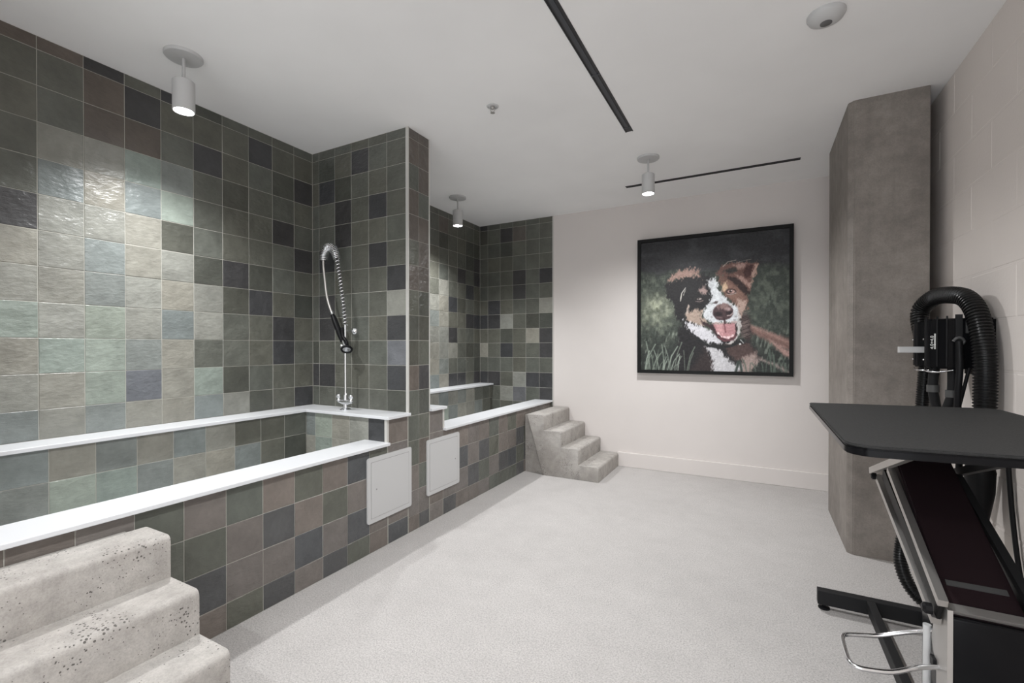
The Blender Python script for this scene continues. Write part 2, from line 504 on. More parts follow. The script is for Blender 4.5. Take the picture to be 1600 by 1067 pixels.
# ---------------------------------------------------------------- dog tubs
def tub(name, label, y0, y1, end_y0, end_y1, colsF, gridF, colsI, extra_end):
    """end_y0..end_y1: the raised block next to the partition"""
    r = thing(name, label, 'dog bath', w3((XA + XF) / 2, (y0 + y1) / 2, FZ), 'tiled dog baths')
    lipx0, lipx1 = -13.25, -11.95
    near = end_y0 < (y0 + y1) / 2            # raised block at the low Y end?
    fy0, fy1 = (end_y1, y1) if near else (y0, end_y0)
    # front wall
    fw = obj('front_wall', tbox(-13.15, fy0, FZ, XF - BK, fy1, ZP - 0.10), M['grout'], r)
    rowsQ = [-3.645, -4.645, -5.645, -6.645, FZ]
    tiles(fw, '+X', XF, colsF, rowsQ, gridF, 'tgts')
    # raised block by the partition
    ew = obj('end_wall', tbox(-16.55, end_y0 + (BK if not near else 0), FZ, XF - BK, end_y1 - (BK if near else 0), ZL - 0.10), M['grout'], r)
    ycol = [end_y0 + 0.02, end_y1 - 0.02]
    tiles(ew, '+X', XF, ycol if near else [end_y0 + 0.04, y1 - 0.02], [ZL - 0.11, -3.645], lambda i, j: 't')
    tiles(ew, '+X', XF, ycol if near else [end_y0 + 0.04, y1 - 0.02], [-3.645, -4.645, -5.645, -6.645, FZ], extra_end)
    inx = [-16.6, -16.04, -15.06, -14.07, -13.08, XF - 0.06]
    inz = [ZL - 0.11, -3.66, -4.66, -5.4]
    ENDI = ['bmllk', 'lmlll', 'lllol']
    tiles(ew, '+Y' if near else '-Y', end_y1 if near else end_y0, inx, inz, lambda i, j: ENDI[j][i])
    # bench along the wall
    bw = obj('back_bench', tbox(XA, y0, FZ, -16.6 - BK, y1, ZL - 0.10), M['grout'], r)
    nI = len(colsI) - 1
    GI = [['o', 'o', 'o', 'l', 'b', 'l', 'b', 'l', 'b', 'l', 'm', 'b', 'l', 'o'], ['d', 'o', 'b', 'l', 'l', 'b', 'm', 'm', 'b', 'l', 'l', 'o', 'l', 'l'], list('llmlblolllmllb')]
    tiles(bw, '+X', -16.6, colsI, [ZL - 0.11, -3.60, -4.60, -5.4], lambda i, j: GI[j][min(nI - 1 - i, 13)])
    obj('basin_floor', tbox(-16.6, fy0, -5.6, -13.1, fy1, -5.35), M['white'], r)
    # white ledges
    obj('back_ledge', tbox(XA, y0, ZL - 0.115, -16.48, y1, ZL, 0.0025), M['white'], r)
    e0, e1 = (end_y0, end_y1 + 0.10) if near else (end_y0 - 0.10, end_y1)
    obj('end_ledge', tbox(-16.48, e0, ZL - 0.115, -11.95, e1, ZL, 0.0025), M['white'], r)
    obj('front_lip', tbox(lipx0, fy0, ZP - 0.11, lipx1, fy1, ZP, 0.0025), M['white'], r)
    ty = end_y1 if near else end_y0
    obj('corner_trim', tbox(XF - 0.10, ty - 0.05, ZP, XF + 0.02, ty + 0.05, ZL - 0.11), M['trim'], r)
    return r

# columns from the partition end back towards the camera: index by absolute joint
colsFA = [12.82, 11.93, 10.94, 9.95, 8.95, 7.96, 6.96, 5.97, 4.98, 3.98, 2.99, 2.0, YT + 0.02][::-1]
# listed from the camera side joint 4.98 (tile left of the first full one) towards the partition
COLA = {4.98: 'ggst', 5.97: 'tgst', 6.96: 'gttg', 7.96: 'tsts', 8.95: 'gtst', 9.95: 'tgts', 10.94: 'stsg', 11.93: 'gttt'}
tub('dog_bath', 'longer tiled dog bath with white ledges and a chrome spray tap', YT, YC, 12.82, YC,
    colsFA, lambda i, j: COLA.get(colsFA[i], 'tgst')[j], sorted([12.82] + [11.83 - 0.985 * k for k in range(0, 11)] + [YT]), lambda i, j: 'ttts'[j])
colsFB = [16.25, 17.2, 18.2, 19.16, 20.15, 21.14, 22.14, 23.13, 24.1, 25.1, 26.1, 27.1, YB - 0.02]
COLB = {16.25: 'ttts', 17.2: 'tstt', 18.2: 'ttst', 19.16: 'tsgt', 20.15: 'ggtg', 21.14: 'ttsg', 22.14: 'gtsg', 23.13: 'tsgs'}
tub('dog_bath', 'tiled dog bath beside the far concrete steps, no tap', YP, YB - 0.02, YP, 16.25,
    colsFB, lambda i, j: COLB.get(colsFB[i], 'tgst')[j], sorted([YB] + [27.7 - 0.975 * k for k in range(0, 12)] + [16.25]), lambda i, j: 'tttt'[j])

# ---------------------------------------------------------------- access panels
def access_panel(y0, y1, z0, z1, hole_low, label):
    r = thing('access_panel', label, 'access panel', w3(XF, (y0 + y1) / 2, z0), 'white access hatches')
    # rim with rounded corners
    def ring(y0, y1, z0, z1, x0, x1, rad):
        pts = []
        for cy, cz, a0 in ((y1 - rad, z1 - rad, 0), (y0 + rad, z1 - rad, 90), (y0 + rad, z0 + rad, 180), (y1 - rad, z0 + rad, 270)):
            for k in range(5):
                a = math.radians(a0 + 22.5 * k); pts.append(w3(x0, cy + rad * math.cos(a), cz + rad * math.sin(a)))
        bm = bmesh.new(); prism(bm, pts, ((x1 - x0) * T, 0, 0))
        bmesh.ops.recalc_face_normals(bm, faces=bm.faces[:])
        return bm
    bm = ring(y0, y1, z0, z1, XF, XF + 0.055, 0.09)
    obj('rim', bm, M['enamel'], r)
    i = 0.16
    obj('door_gap', ring(y0 + i, y1 - i, z0 + i, z1 - i, XF + 0.05, XF + 0.058, 0.02), M['panelgap'], r)
    i = 0.175
    d = obj('door', ring(y0 + i, y1 - i, z0 + i, z1 - i, XF + 0.05, XF + 0.064, 0.02), M['enamel'], r)
    yl = y0 + 0.42 if hole_low else y1 - 0.34
    obj('keyhole', lathe(bmesh.new(), [(0, 0), (0.0045, 0), (0.0045, 0.0012), (0.002, 0.0015), (0, 0.0008)], w3(XF + 0.062, yl, (z0 + z1) / 2 + 0.0), (1, 0, 0), 12), M['panelgap'], d)
    return r
access_panel(11.78, 14.10, -6.28, -3.95, True, 'white access hatch with a left keyhole below the tap ledge')
access_panel(15.08, 17.40, -6.22, -3.90, False, 'white access hatch on the front of the shorter tub')

# ---------------------------------------------------------------- concrete steps
def steps(label, y0, y1, open_low):
    r = thing('concrete_steps', label, 'steps', w3(-9.8, (y0 + y1) / 2, FZ), 'cast concrete dog steps')
    pr_ = [(-11.86, -3.92), (-10.77, -3.92), (-10.77, -4.79), (-9.71, -4.79), (-9.71, -5.67), (-8.69, -5.67), (-8.69, -6.54), (-7.54, -6.54), (-7.54, FZ), (-10.82, FZ)]
    bm = bmesh.new()
    # concave inner corners get a small cove by keeping them sharp, noses are rounded
    prism(bm, [w3(x, y0, z) for x, z in pr_], (0, (y1 - y0) * T, 0))
    bmesh.ops.recalc_face_normals(bm, faces=bm.faces[:])
    es = [e for e in bm.edges if e.is_manifold and e.calc_face_angle_signed(0) > 0.3 and abs(e.verts[0].co.y - e.verts[1].co.y) > 0.1 and e.verts[0].co.z > 0.05]
    bmesh.ops.bevel(bm, geom=es, offset=0.02, segments=4, affect='EDGES', profile=0.5)
    es = [e for e in bm.edges if len(e.link_faces) == 2 and (abs(e.link_faces[0].normal.y) > 0.9) != (abs(e.link_faces[1].normal.y) > 0.9)]
    bmesh.ops.bevel(bm, geom=es, offset=0.005, segments=2, affect='EDGES', profile=0.5)
    obj('step_block', bm, M['stair'], r, 40)
    s0, s1 = y0 + 0.28, y1 - (0.28 if not open_low else 0.0)
    bm = bmesh.new()
    prism(bm, [w3(x, s0, z) for x, z in ((-12.08, -4.0), (-11.5, -4.0), (-10.5, FZ), (-12.08, FZ))], (0, (s1 - s0) * T, 0))
    obj('support_block', bm, M['stair'], r)
    return r
steps('pale concrete steps leading up to the longer tub', 0.95, 5.07, False)
steps('pale concrete steps in the corner below the portrait wall', YSB, YB - 0.01, True)

# ---------------------------------------------------------------- spray tap
def spray_tap():
    r = thing('spray_tap', 'tall chrome spray tap with spring hose standing on the tub ledge', 'tap', w3(-14.87, 13.35, ZL))
    c = M['chrome']; b = w3(-14.87, 13.35, ZL)
    obj('base', lathe(bmesh.new(), [(0, 0), (0.036, 0), (0.036, 0.004), (0.024, 0.010), (0.013, 0.014), (0.013, 0.05), (0, 0.05)], b, seg=24), c, r, 40)
    m = bmesh.new()
    sweep(m, [b + Vector((-0.062, 0, 0.055)), b + Vector((-0.02, 0, 0.05)), b + Vector((0.02, 0, 0.05)), b + Vector((0.062, 0, 0.055))], lambda i: (0.010, 0.017, 0.017, 0.010)[i], 14)
    obj('mixer_body', m, c, r, 50)
    for s in (-1, 1):
        k = obj('tap_handle', lathe(bmesh.new(), [(0, 0), (0.013, 0), (0.015, 0.012), (0.011, 0.02), (0.016, 0.026), (0.014, 0.043), (0.005, 0.048), (0, 0.048)], b + Vector((0.055 * s, -0.006, 0.055)), seg=14), c, r, 50)
    obj('riser', bar(b + Vector((0, 0, 0.04)), w3(-14.88, 13.35, 0.9), 0.0075, 12), c, r, 50)
    obj('collar', lathe(bmesh.new(), [(0, 0), (0.014, 0), (0.014, 0.04), (0.009, 0.05), (0, 0.05)], b + Vector((0, 0, 0.055)), seg=14), c, r, 50)
    # wall brace
    obj('wall_brace', sweep(bmesh.new(), [w3(-14.88, 13.35, 0.66), w3(-15.02, 13.9, 0.66)], 0.006, 10), c, r, 50)
    obj('brace_plate', lathe(bmesh.new(), [(0, 0), (0.026, 0), (0.026, 0.006), (0.012, 0.02), (0, 0.02)], w3(-15.02, YC, 0.66), (0, -1, 0), 20), c, r, 50)
    P = [(-14.88, 0.87), (-14.95, 1.6), (-15.08, 2.4), (-15.22, 3.1), (-15.34, 3.61), (-15.48, 3.95), (-15.68, 4.14), (-15.92, 4.14), (-16.10, 3.95), (-16.15, 3.65)]
    path = spline([w3(x, 13.35, z) for x, z in P], 10)
    H = [(-16.15, 3.85), (-16.14, 3.4), (-16.07, 2.9), (-15.98, 2.3), (-15.85, 1.85), (-15.65, 1.42)]
    hose = spline([w3(x, 13.33, z) for x, z in H], 8)
    obj('spray_hose', sweep(bmesh.new(), resample(path, 0.01), 0.006, 8), M['grey'], r, 50)
    obj('lower_hose', sweep(bmesh.new(), hose, 0.0085, 10), M['alu'], r, 50)
    # spring: open coils on the way up, tight around the bend
    pp = resample(path, 0.0022); fr = frames(pp); hel = []; ang = 0.0
    for i, (p, (t, n, bb)) in enumerate(zip(pp, fr)):
        f = i / len(pp); pitch = 0.022 if f < 0.66 else 0.0105
        R = 0.016 if f < 0.6 else 0.016 + 0.010 * min(1, (f - 0.6) / 0.12)
        steps_ = 6
        for k in range(steps_):
            ang += 2 * math.pi * 0.0022 / pitch / steps_
            q = p.lerp(pp[min(i+1, len(pp)-1)], k / steps_)
            hel.append(q + (n * math.cos(ang) + bb * math.sin(ang)) * R)
    hel = resample(hel, 0.006)
    obj('spring', sweep(bmesh.new(), hel, 0.0029, 6), c, r, 60)
    # handle, trigger and head
    a, e = w3(-15.66, 13.33, 1.45), w3(-14.98, 13.30, 0.2)
    obj('ferrule', bar(a, a.lerp(e, 0.12), 0.012, 12), c, r, 50)
    pts = [a.lerp(e, f) for f in (0.1, 0.25, 0.5, 0.8, 1.0)]
    obj('grip', sweep(bmesh.new(), pts, lambda i: (0.013, 0.018, 0.018, 0.017, 0.014)[i], 12), M['black'], r, 50)
    obj('lever', tube([w3(-14.98, 13.28, 0.78), w3(-14.93, 13.26, 0.45), w3(-14.72, 13.26, 0.2), w3(-14.72, 13.28, -0.02), w3(-14.9, 13.3, 0.0)], 0.0105, 8), M['black'], r, 50)
    obj('valve', lathe(bmesh.new(), [(0, 0), (0.015, 0.002), (0.017, 0.02), (0.010, 0.034), (0, 0.034)], w3(-15.05, 13.30, 0.05), (0.5, 0, -0.5), 12), c, r, 50)
    obj('neck', bar(w3(-15.0, 13.3, 0.3), w3(-14.76, 13.3, -0.08), 0.010, 10), c, r, 50)
    hd = Vector((0.45, -0.45, -0.75))
    hc = w3(-14.74, 13.3, -0.03)
    hb = obj('spray_head', lathe(bmesh.new(), [(0, 0), (0.012, 0.0), (0.024, 0.010), (0.026, 0.018), (0, 0.018)], hc, hd, 18), c, r, 40)
    rim = bmesh.new()
    ax = hd.normalized(); n = ax.orthogonal().normalized(); b2 = ax.cross(n)
    cc = hc + ax * 0.016
    ringp = [cc + (n * math.cos(t) + b2 * math.sin(t)) * 0.030 for t in [2*math.pi*k/28 for k in range(29)]]
    sweep(rim, ringp, 0.0075, 8, False)
    obj('bumper_ring', rim, M['black'], hb, 60)
spray_tap()

# ---------------------------------------------------------------- downlights
def downlight(X, Y, label, beam):
    c = w3(X, Y, ZC)
    r = thing('ceiling_spotlight', label, 'spotlight', c, 'white cylinder spotlights')
    obj('canopy', lathe(bmesh.new(), [(0, 0), (0.076, 0), (0.076, -0.010), (0.073, -0.014), (0.012, -0.016), (0, -0.016)], c, seg=40), M['enamel'], r, 40)
    obj('stem', bar(c + Vector((0, 0, -0.015)), c + Vector((0, 0, -0.125)), 0.0065, 12), M['enamel'], r, 40)
    b = obj('housing', lathe(bmesh.new(), [(0, -0.118), (0.040, -0.118), (0.044, -0.122), (0.044, -0.255), (0.040, -0.257), (0.038, -0.248), (0, -0.247)], c, seg=40), M['enamel'], r, 40)
    obj('lens', lathe(bmesh.new(), [(0, -0.2495), (0.0375, -0.2495), (0.0375, -0.2515), (0, -0.2525)], c, seg=32), M['lens'], b)
    L = bpy.data.lights.new('spotlight_beam', 'SPOT')
    L.energy = beam[0]; L.spot_size = math.radians(beam[1]); L.spot_blend = beam[2]
    L.shadow_soft_size = 0.03; L.color = (0.985, 0.995, 1.0)
    lo = bpy.data.objects.new('spotlight_beam', L); COL.objects.link(lo)
    place(lo, r, Matrix.Translation(c + Vector((0, 0, -0.262))))
downlight(-15.0, 7.44, 'white cylinder spotlight hanging above the longer tub', TUB_LAMP)
downlight(-15.28, 21.93, 'white cylinder spotlight hanging above the shorter tub', TUB_LAMP)
downlight(-4.42, 21.45, 'white cylinder spotlight hanging in front of the portrait wall', WALL_LAMP)
downlight(-4.42, 7.44, 'white cylinder spotlight hanging above the middle of the floor', FLOOR_LAMP)
downlight(-4.42, -5.0, 'added fill spotlight, unseen, hanging near the plain wall', FLOOR_LAMP)  # extra lamp out of view, added to brighten the room

# ---------------------------------------------------------------- ceiling slots, sprinkler, sensor
def slot(label, a, b, along, seams):
    cx, cy = (a[0] + b[0]) / 2, (a[1] + b[1]) / 2
    r = thing('slot_diffuser', label, 'air diffuser', w3(cx, cy, ZC), 'black ceiling slots')
    d = 0.02
    obj('slot_back', tbox(a[0], a[1], ZC - 0.004, b[0], b[1], ZC + 0.03), M['slot'], r)
    t = 0.035
    if along == 'Y':
        for x in (a[0], b[0] - t): obj('flange', tbox(x, a[1], ZC - d, x + t, b[1], ZC), M['slot'], r)
        obj('blade', tbox(a[0] + 0.09, a[1] + 0.1, ZC - d * 0.8, a[0] + 0.21, b[1] - 0.35, ZC), M['slotgrey'], r)
        for s in seams: obj('joiner', tbox(a[0], s - 0.03, ZC - d * 1.2, b[0], s + 0.03, ZC), M['slotgrey'], r)
    else:
        for y in (a[1], b[1] - t): obj('flange', tbox(a[0], y, ZC - d, b[0], y + t, ZC), M['slot'], r)
        obj('blade', tbox(a[0] + 0.1, a[1] + 0.09, ZC - d * 0.8, b[0] - 0.1, a[1] + 0.15, ZC), M['slot'], r)
slot('long black slot diffuser running along the room in the ceiling', (-4.70, 4.0), (-4.40, 18.5), 'Y', (14.13, 18.12, 8.0))
slot('short black slot diffuser across the ceiling by the portrait wall', (-6.3, 24.72), (1.72, 24.98), 'X', ())

r = thing('sprinkler_head', 'small chrome sprinkler head in the ceiling centre', 'sprinkler', w3(-8.4, 14.24, ZC))
c = w3(-8.4, 14.24, ZC)
obj('escutcheon', lathe(bmesh.new(), [(0, 0), (0.034, 0), (0.033, -0.003), (0.024, -0.006), (0.020, -0.002), (0, -0.002)], c, seg=24), M['enamel'], r, 40)
obj('body', lathe(bmesh.new(), [(0, 0), (0.012, 0), (0.012, -0.012), (0.006, -0.018), (0, -0.018)], c, seg=14), M['alu'], r, 40)
for s in (-1, 1):
    obj('yoke_arm', tube([c + Vector((0.010 * s, 0, -0.010)), c + Vector((0.013 * s, 0, -0.022)), c + Vector((0.003 * s, 0, -0.036))], 0.002, 8, 4), M['alu'], r, 40)
obj('deflector', lathe(bmesh.new(), [(0, -0.036), (0.013, -0.036), (0.013, -0.0375), (0, -0.0375)], c, seg=16), M['alu'], r)

r = thing('ceiling_sensor', 'white domed sensor with a dark lens on the ceiling', 'sensor', w3(1.55, 14.4, ZC))
c = w3(1.55, 14.4, ZC)
obj('dome', lathe(bmesh.new(), [(0, 0), (0.067, 0), (0.067, -0.008), (0.060, -0.020), (0.038, -0.033), (0.022, -0.036), (0, -0.036)], c, seg=40), M['enamel'], r, 50)
obj('lens', lathe(bmesh.new(), [(0, -0.034), (0.021, -0.034), (0.021, -0.0375), (0.012, -0.041), (0, -0.042)], c, seg=24), mat('sensor_lens', (0.12, 0.12, 0.12), 0.4), r, 50)

# ---------------------------------------------------------------- framed dog portrait
def vnoise(x, y, seed):
    """smooth value noise on arrays"""
    xi, yi = np.floor(x).astype(int), np.floor(y).astype(int)
    fx, fy = x - xi, y - yi
    fx, fy = fx*fx*(3-2*fx), fy*fy*(3-2*fy)
    def hsh(i, j):
        h = (i * 374761393 + j * 668265263 + seed * 1442695041) & 0xffffffff
        h = ((h ^ (h >> 13)) * 1274126177) & 0xffffffff
        return ((h ^ (h >> 16)) & 0xffff) / 65535.0
    return (hsh(xi, yi)*(1-fx)+hsh(xi+1, yi)*fx)*(1-fy) + (hsh(xi, yi+1)*(1-fx)+hsh(xi+1, yi+1)*fx)*fy

def paint_dog(U, V):
    """colours (sRGB 0-255) of the print; U right, V down, both 0..1. Drawn on a 1000 x 1000 sheet."""
    U = U * 0.868 / ((1 - U) + 0.868 * U)          # sheet drawn as seen a little from the side
    X, Y = U * 1000, V * 1000
    fur = (vnoise((X+Y*.4)/8, (Y-X*.4)/26, 1) - .5) * 24 + (vnoise((X-Y*.5)/7, (Y+X*.5)/22, 2) - .5) * 16 + (vnoise(X/30, Y/30, 3) - .5) * 18
    C = np.zeros(X.shape + (3,))
    def mixin(m, col, a=1.0):
        m = np.clip(m * a, 0, 1)[..., None]
        C[:] = C * (1 - m) + np.array(col, float) * m
    def sd_poly(pts, x, y):
        d = np.full(x.shape, 1e18); s = np.ones(x.shape)
        n = len(pts)
        for i in range(n):
            ax, ay = pts[i]; bx, by = pts[i-1]
            ex, ey = bx-ax, by-ay; wx, wy = x-ax, y-ay
            t = np.clip((wx*ex+wy*ey)/(ex*ex+ey*ey+1e-9), 0, 1)
            d = np.minimum(d, (wx-ex*t)**2+(wy-ey*t)**2)
            c1, c2, c3 = y >= ay, y < by, ex*wy > ey*wx
            s = np.where((c1 & c2 & c3) | (~c1 & ~c2 & ~c3), -s, s)
        return s * np.sqrt(d)
    def poly(pts, col, soft=5, f=1.0, a=1.0):
        mixin(0.5 - (sd_poly(pts, X, Y) + fur * f) / (2 * soft), col, a)
    def ell(cx, cy, rx, ry, col, soft=4, f=0.3, a=1.0, rot=0):
        c, s = math.cos(math.radians(rot)), math.sin(math.radians(rot))
        x, y = (X-cx)*c+(Y-cy)*s, -(X-cx)*s+(Y-cy)*c
        d = (np.sqrt((x/rx)**2+(y/ry)**2) - 1) * min(rx, ry)
        mixin(0.5 - (d + fur * f) / (2 * soft), col, a)
    def stroke(pts, wd, col, soft=2, f=0.0, a=1.0):
        d = np.full(X.shape, 1e18)
        for (ax, ay), (bx, by) in zip(pts, pts[1:]):
            ex, ey = bx-ax, by-ay; wx, wy = X-ax, Y-ay
            t = np.clip((wx*ex+wy*ey)/(ex*ex+ey*ey+1e-9), 0, 1)
            d = np.minimum(d, (wx-ex*t)**2+(wy-ey*t)**2)
        mixin(0.5 - (np.sqrt(d) - wd + fur * f) / (2 * soft), col, a)
    # meadow background
    C[:] = (37, 37, 40)
    n1 = vnoise(X/70, Y/50, 11); n2 = vnoise(X/22, Y/34, 12); n3 = vnoise(X/9, Y/20, 13)
    mixin(np.clip((n1 - .5) * 1.2, 0, 1) * (Y < 260), (62, 62, 66))
    g = np.clip((Y - 215 - (n1 - .5) * 60) / 60, 0, 1)
    mixin(g, (50, 57, 50))
    mixin(g * np.clip((n2 - .42) * 2.2, 0, 1), (84, 92, 78), 0.75)
    mixin(g * np.clip((n3 - .6) * 2.5, 0, 1), (30, 34, 31), 0.7)
    mixin(np.clip((Y - 700) / 200, 0, 1), (33, 37, 35), 0.75)
    lt = np.exp(-(((X-110)/130)**2 + ((Y-520)/135)**2)*1.3)
    mixin(lt * np.clip(.35 + n2 * .9, 0, 1), (150, 155, 128), 0.95)
    mixin(lt * np.clip((n3 - .5) * 3, 0, 1), (78, 84, 66), 0.75)
    rt = np.exp(-(((X-880)/110)**2 + ((Y-480)/150)**2))
    mixin(rt * np.clip((n3 - .55) * 3, 0, 1), (96, 106, 92), 0.7)
    mixin(np.clip((Y-640)/80, 0, 1) * np.clip((vnoise(X/12+Y/60, Y/45, 21) - .66) * 4, 0, 1), (112, 122, 108), 0.7)
    # second dog's leg far right
    poly([(690, 640), (790, 690), (900, 730), (1010, 770), (1010, 850), (900, 800), (790, 745), (690, 690)], (112, 78, 70), 14, .5)
    poly([(860, 765), (1010, 850), (1010, 905), (930, 855)], (150, 112, 102), 12, .5)
    stroke([(740, 670), (860, 725), (1000, 790)], 10, (165, 122, 110), 12, .3, .6)
    stroke([(800, 905), (900, 945), (1000, 1000)], 11, (128, 112, 106), 8, .4, .8)
    # body
    poly([(300, 560), (255, 690), (245, 800), (205, 1010), (720, 1010), (790, 900), (745, 780), (640, 760), (440, 700)], (30, 28, 30), 16, .8)
    poly([(440, 800), (520, 1010), (330, 1010), (400, 900)], (46, 36, 36), 20, .8)
    poly([(650, 560), (735, 600), (745, 790), (690, 760)], (52, 38, 37), 14, .8)
    poly([(560, 800), (740, 790), (790, 890), (700, 930), (610, 905)], (70, 50, 47), 14, 1)
    poly([(690, 900), (770, 860), (790, 930), (740, 1010), (640, 1010)], (140, 118, 110), 16, 1)
    poly([(425, 790), (520, 825), (560, 870), (610, 930), (690, 955), (660, 1010), (480, 1010), (490, 930), (450, 860)], (168, 166, 170), 10, 1)
    # left ear and dark half of the head
    poly([(165, 345), (230, 300), (330, 275), (460, 285), (505, 330), (500, 430), (470, 510), (400, 560), (300, 575), (285, 640), (240, 600), (215, 500), (180, 420)], (31, 29, 31), 9, 1)
    poly([(200, 320), (205, 270), (260, 232), (300, 250), (330, 226), (385, 248), (395, 300), (330, 292), (260, 306)], (158, 120, 106), 10, 1.3)
    stroke([(265, 470), (275, 410), (300, 372)], 3, (190, 185, 175), 2, .1, .8)
    stroke([(285, 430), (300, 385)], 2.5, (180, 175, 165), 2, .1, .8)
    # right ear and brown half
    poly([(505, 285), (600, 290), (690, 360), (720, 460), (712, 545), (690, 590), (640, 540), (560, 440)], (104, 70, 58), 8, 1)
    poly([(515, 280), (540, 232), (610, 208), (700, 212), (795, 226), (788, 280), (745, 370), (735, 430), (705, 440), (680, 390), (620, 330), (560, 300)], (98, 63, 54), 7, 1)
    poly([(560, 262), (640, 240), (650, 275), (590, 292)], (42, 38, 36), 8, .6)
    poly([(620, 226), (700, 218), (730, 240), (660, 262)], (150, 112, 102), 9, .8)
    poly([(720, 232), (760, 240), (740, 320), (700, 330), (690, 280)], (62, 30, 27), 9, .8)
    poly([(770, 236), (794, 232), (780, 290), (745, 372), (728, 380), (750, 300)], (160, 124, 108), 7, .8)
    poly([(590, 310), (660, 330), (720, 400), (735, 440), (700, 440), (660, 400), (620, 350)], (44, 27, 25), 7, .8)
    poly([(630, 290), (700, 325), (750, 380), (735, 400), (680, 350)], (150, 112, 100), 7, .7, .8)
    stroke([(552, 232), (585, 200), (640, 192)], 2.5, (150, 135, 122), 2, .1, .8)
    stroke([(640, 215), (690, 200), (740, 195)], 2, (140, 130, 118), 2, .1, .6)
    poly([(545, 345), (600, 350), (680, 430), (700, 520), (640, 500), (575, 440)], (122, 84, 70), 8, .9)
    # white blaze and muzzle
    poly([(448, 330), (478, 305), (505, 310), (522, 370), (540, 430), (595, 490), (650, 530), (668, 590), (655, 640), (620, 650), (500, 648), (430, 620), (408, 575), (418, 540), (470, 490), (470, 420)], (181, 184, 188), 7, .9)
    poly([(480, 330), (500, 330), (512, 400), (535, 470), (500, 500), (490, 420)], (196, 200, 204), 12, .6, .8)
    poly([(650, 480), (705, 490), (700, 560), (672, 620), (660, 560)], (160, 130, 116), 9, .8)
    # eyes and brows
    poly([(392, 400), (420, 366), (446, 400), (440, 430), (408, 428)], (146, 118, 112), 8, .8)
    ell(560, 380, 21, 32, (186, 150, 116), 8, .6)
    ell(392, 462, 25, 15, (24, 20, 21), 4, .1); ell(392, 461, 14, 8, (168, 152, 148), 3, .1); ell(388, 460, 6, 5, (40, 34, 34), 2, 0)
    stroke([(370, 478), (395, 482), (418, 474)], 2.5, (130, 108, 104), 2, .1, .7)
    ell(607, 418, 34, 21, (44, 28, 27), 4, .1, 1, 8); ell(608, 418, 25, 14, (168, 128, 118), 3, .1, 1, 8)
    ell(604, 416, 11, 11, (74, 44, 40), 3, 0); ell(602, 416, 5, 5, (26, 18, 18), 2, 0); ell(609, 411, 3.5, 3.5, (225, 215, 210), 2, 0)
    stroke([(580, 436), (608, 441), (640, 430)], 2.5, (172, 148, 140), 2, .1, .8)
    # cheeks
    poly([(300, 575), (350, 545), (420, 540), (412, 590), (455, 640), (430, 665), (370, 650), (298, 620)], (152, 128, 112), 8, .9)
    stroke([(308, 560), (312, 530), (322, 508)], 6, (172, 152, 138), 4, .4, .8)
    poly([(282, 615), (310, 628), (380, 660), (470, 690), (510, 740), (560, 795), (500, 800), (420, 770), (340, 705)], (178, 176, 182), 9, 1.1)
    # mouth
    poly([(385, 585), (415, 628), (480, 655), (560, 650), (650, 648), (652, 730), (625, 778), (560, 785), (520, 755), (480, 695), (420, 655)], (52, 33, 36), 5, .4)
    poly([(486, 652), (560, 648), (632, 648), (640, 705), (628, 748), (590, 765), (545, 755), (512, 715)], (168, 108, 112), 4, .2)
    poly([(500, 655), (545, 652), (560, 740), (520, 715)], (186, 128, 130), 7, .4, .7)
    stroke([(560, 652), (568, 690), (570, 712)], 5, (112, 58, 64), 4, .1, .9)
    stroke([(545, 745), (585, 752), (622, 738)], 5, (212, 182, 184), 4, .5, .9)
    stroke([(522, 715), (535, 735)], 4, (214, 186, 186), 3, .5, .8)
    stroke([(520, 745), (560, 775), (610, 772), (640, 740)], 7, (96, 46, 54), 4, .1, .9)
    poly([(640, 640), (668, 600), (676, 660), (655, 745), (610, 800), (545, 800), (600, 786), (645, 745), (650, 690)], (168, 162, 160), 6, .9)
    stroke([(480, 648), (560, 646), (640, 640)], 5, (160, 132, 128), 4, .4, .8)
    # nose
    ell(552, 566, 70, 60, (66, 44, 47), 4, .15, 1, -4)
    ell(560, 525, 44, 22, (124, 94, 90), 8, .5)
    ell(520, 580, 27, 17, (34, 22, 26), 6, .1); ell(596, 572, 22, 16, (38, 24, 28), 6, .1)
    ell(590, 545, 15, 14, (150, 122, 120), 7, .3); stroke([(582, 592), (602, 590), (618, 574)], 4, (168, 146, 144), 3, .1, .9)
    stroke([(510, 600), (545, 606)], 4, (110, 84, 86), 4, .1, .7)
    stroke([(562, 610), (566, 645)], 7, (58, 36, 38), 4, .1)
    ell(500, 494, 22, 8, (70, 58, 58), 4, .3, 1, -18)
    for px, py in ((470, 560), (450, 590), (478, 600), (462, 625), (640, 600), (632, 625)):
        ell(px, py, 6, 5, (140, 138, 142), 4, .4, .8)
    # collar
    stroke([(385, 765), (450, 812), (530, 826), (610, 812), (690, 770)], 9, (26, 27, 28), 5, .3)
    stroke([(672, 770), (690, 792)], 4, (150, 152, 150), 3, .1); ell(668, 800, 7, 7, (205, 205, 200), 3, .1)
    # stray hairs, whiskers and grass blades
    rs = np.random.RandomState(4)
    for k in range(70):
        a = rs.rand(); cx, cy = 690 + rs.rand()*30, 570 + a*190
        stroke([(cx-25, cy), (cx+18, cy-10-10*rs.rand())], 1.3, (118, 100, 94), 1.5, 0, .45)
    for k in range(26):
        x0 = rs.rand()*330 + 10; h_ = 60 + rs.rand()*170; l_ = (rs.rand()-.35)*110
        v_ = rs.rand()*45
        stroke([(x0, 1005), (x0+l_*.4, 1005-h_*.6), (x0+l_, 1005-h_)], 2.2+rs.rand()*2.2, (88+v_, 100+v_, 86+v_), 2.5, 0, .75)
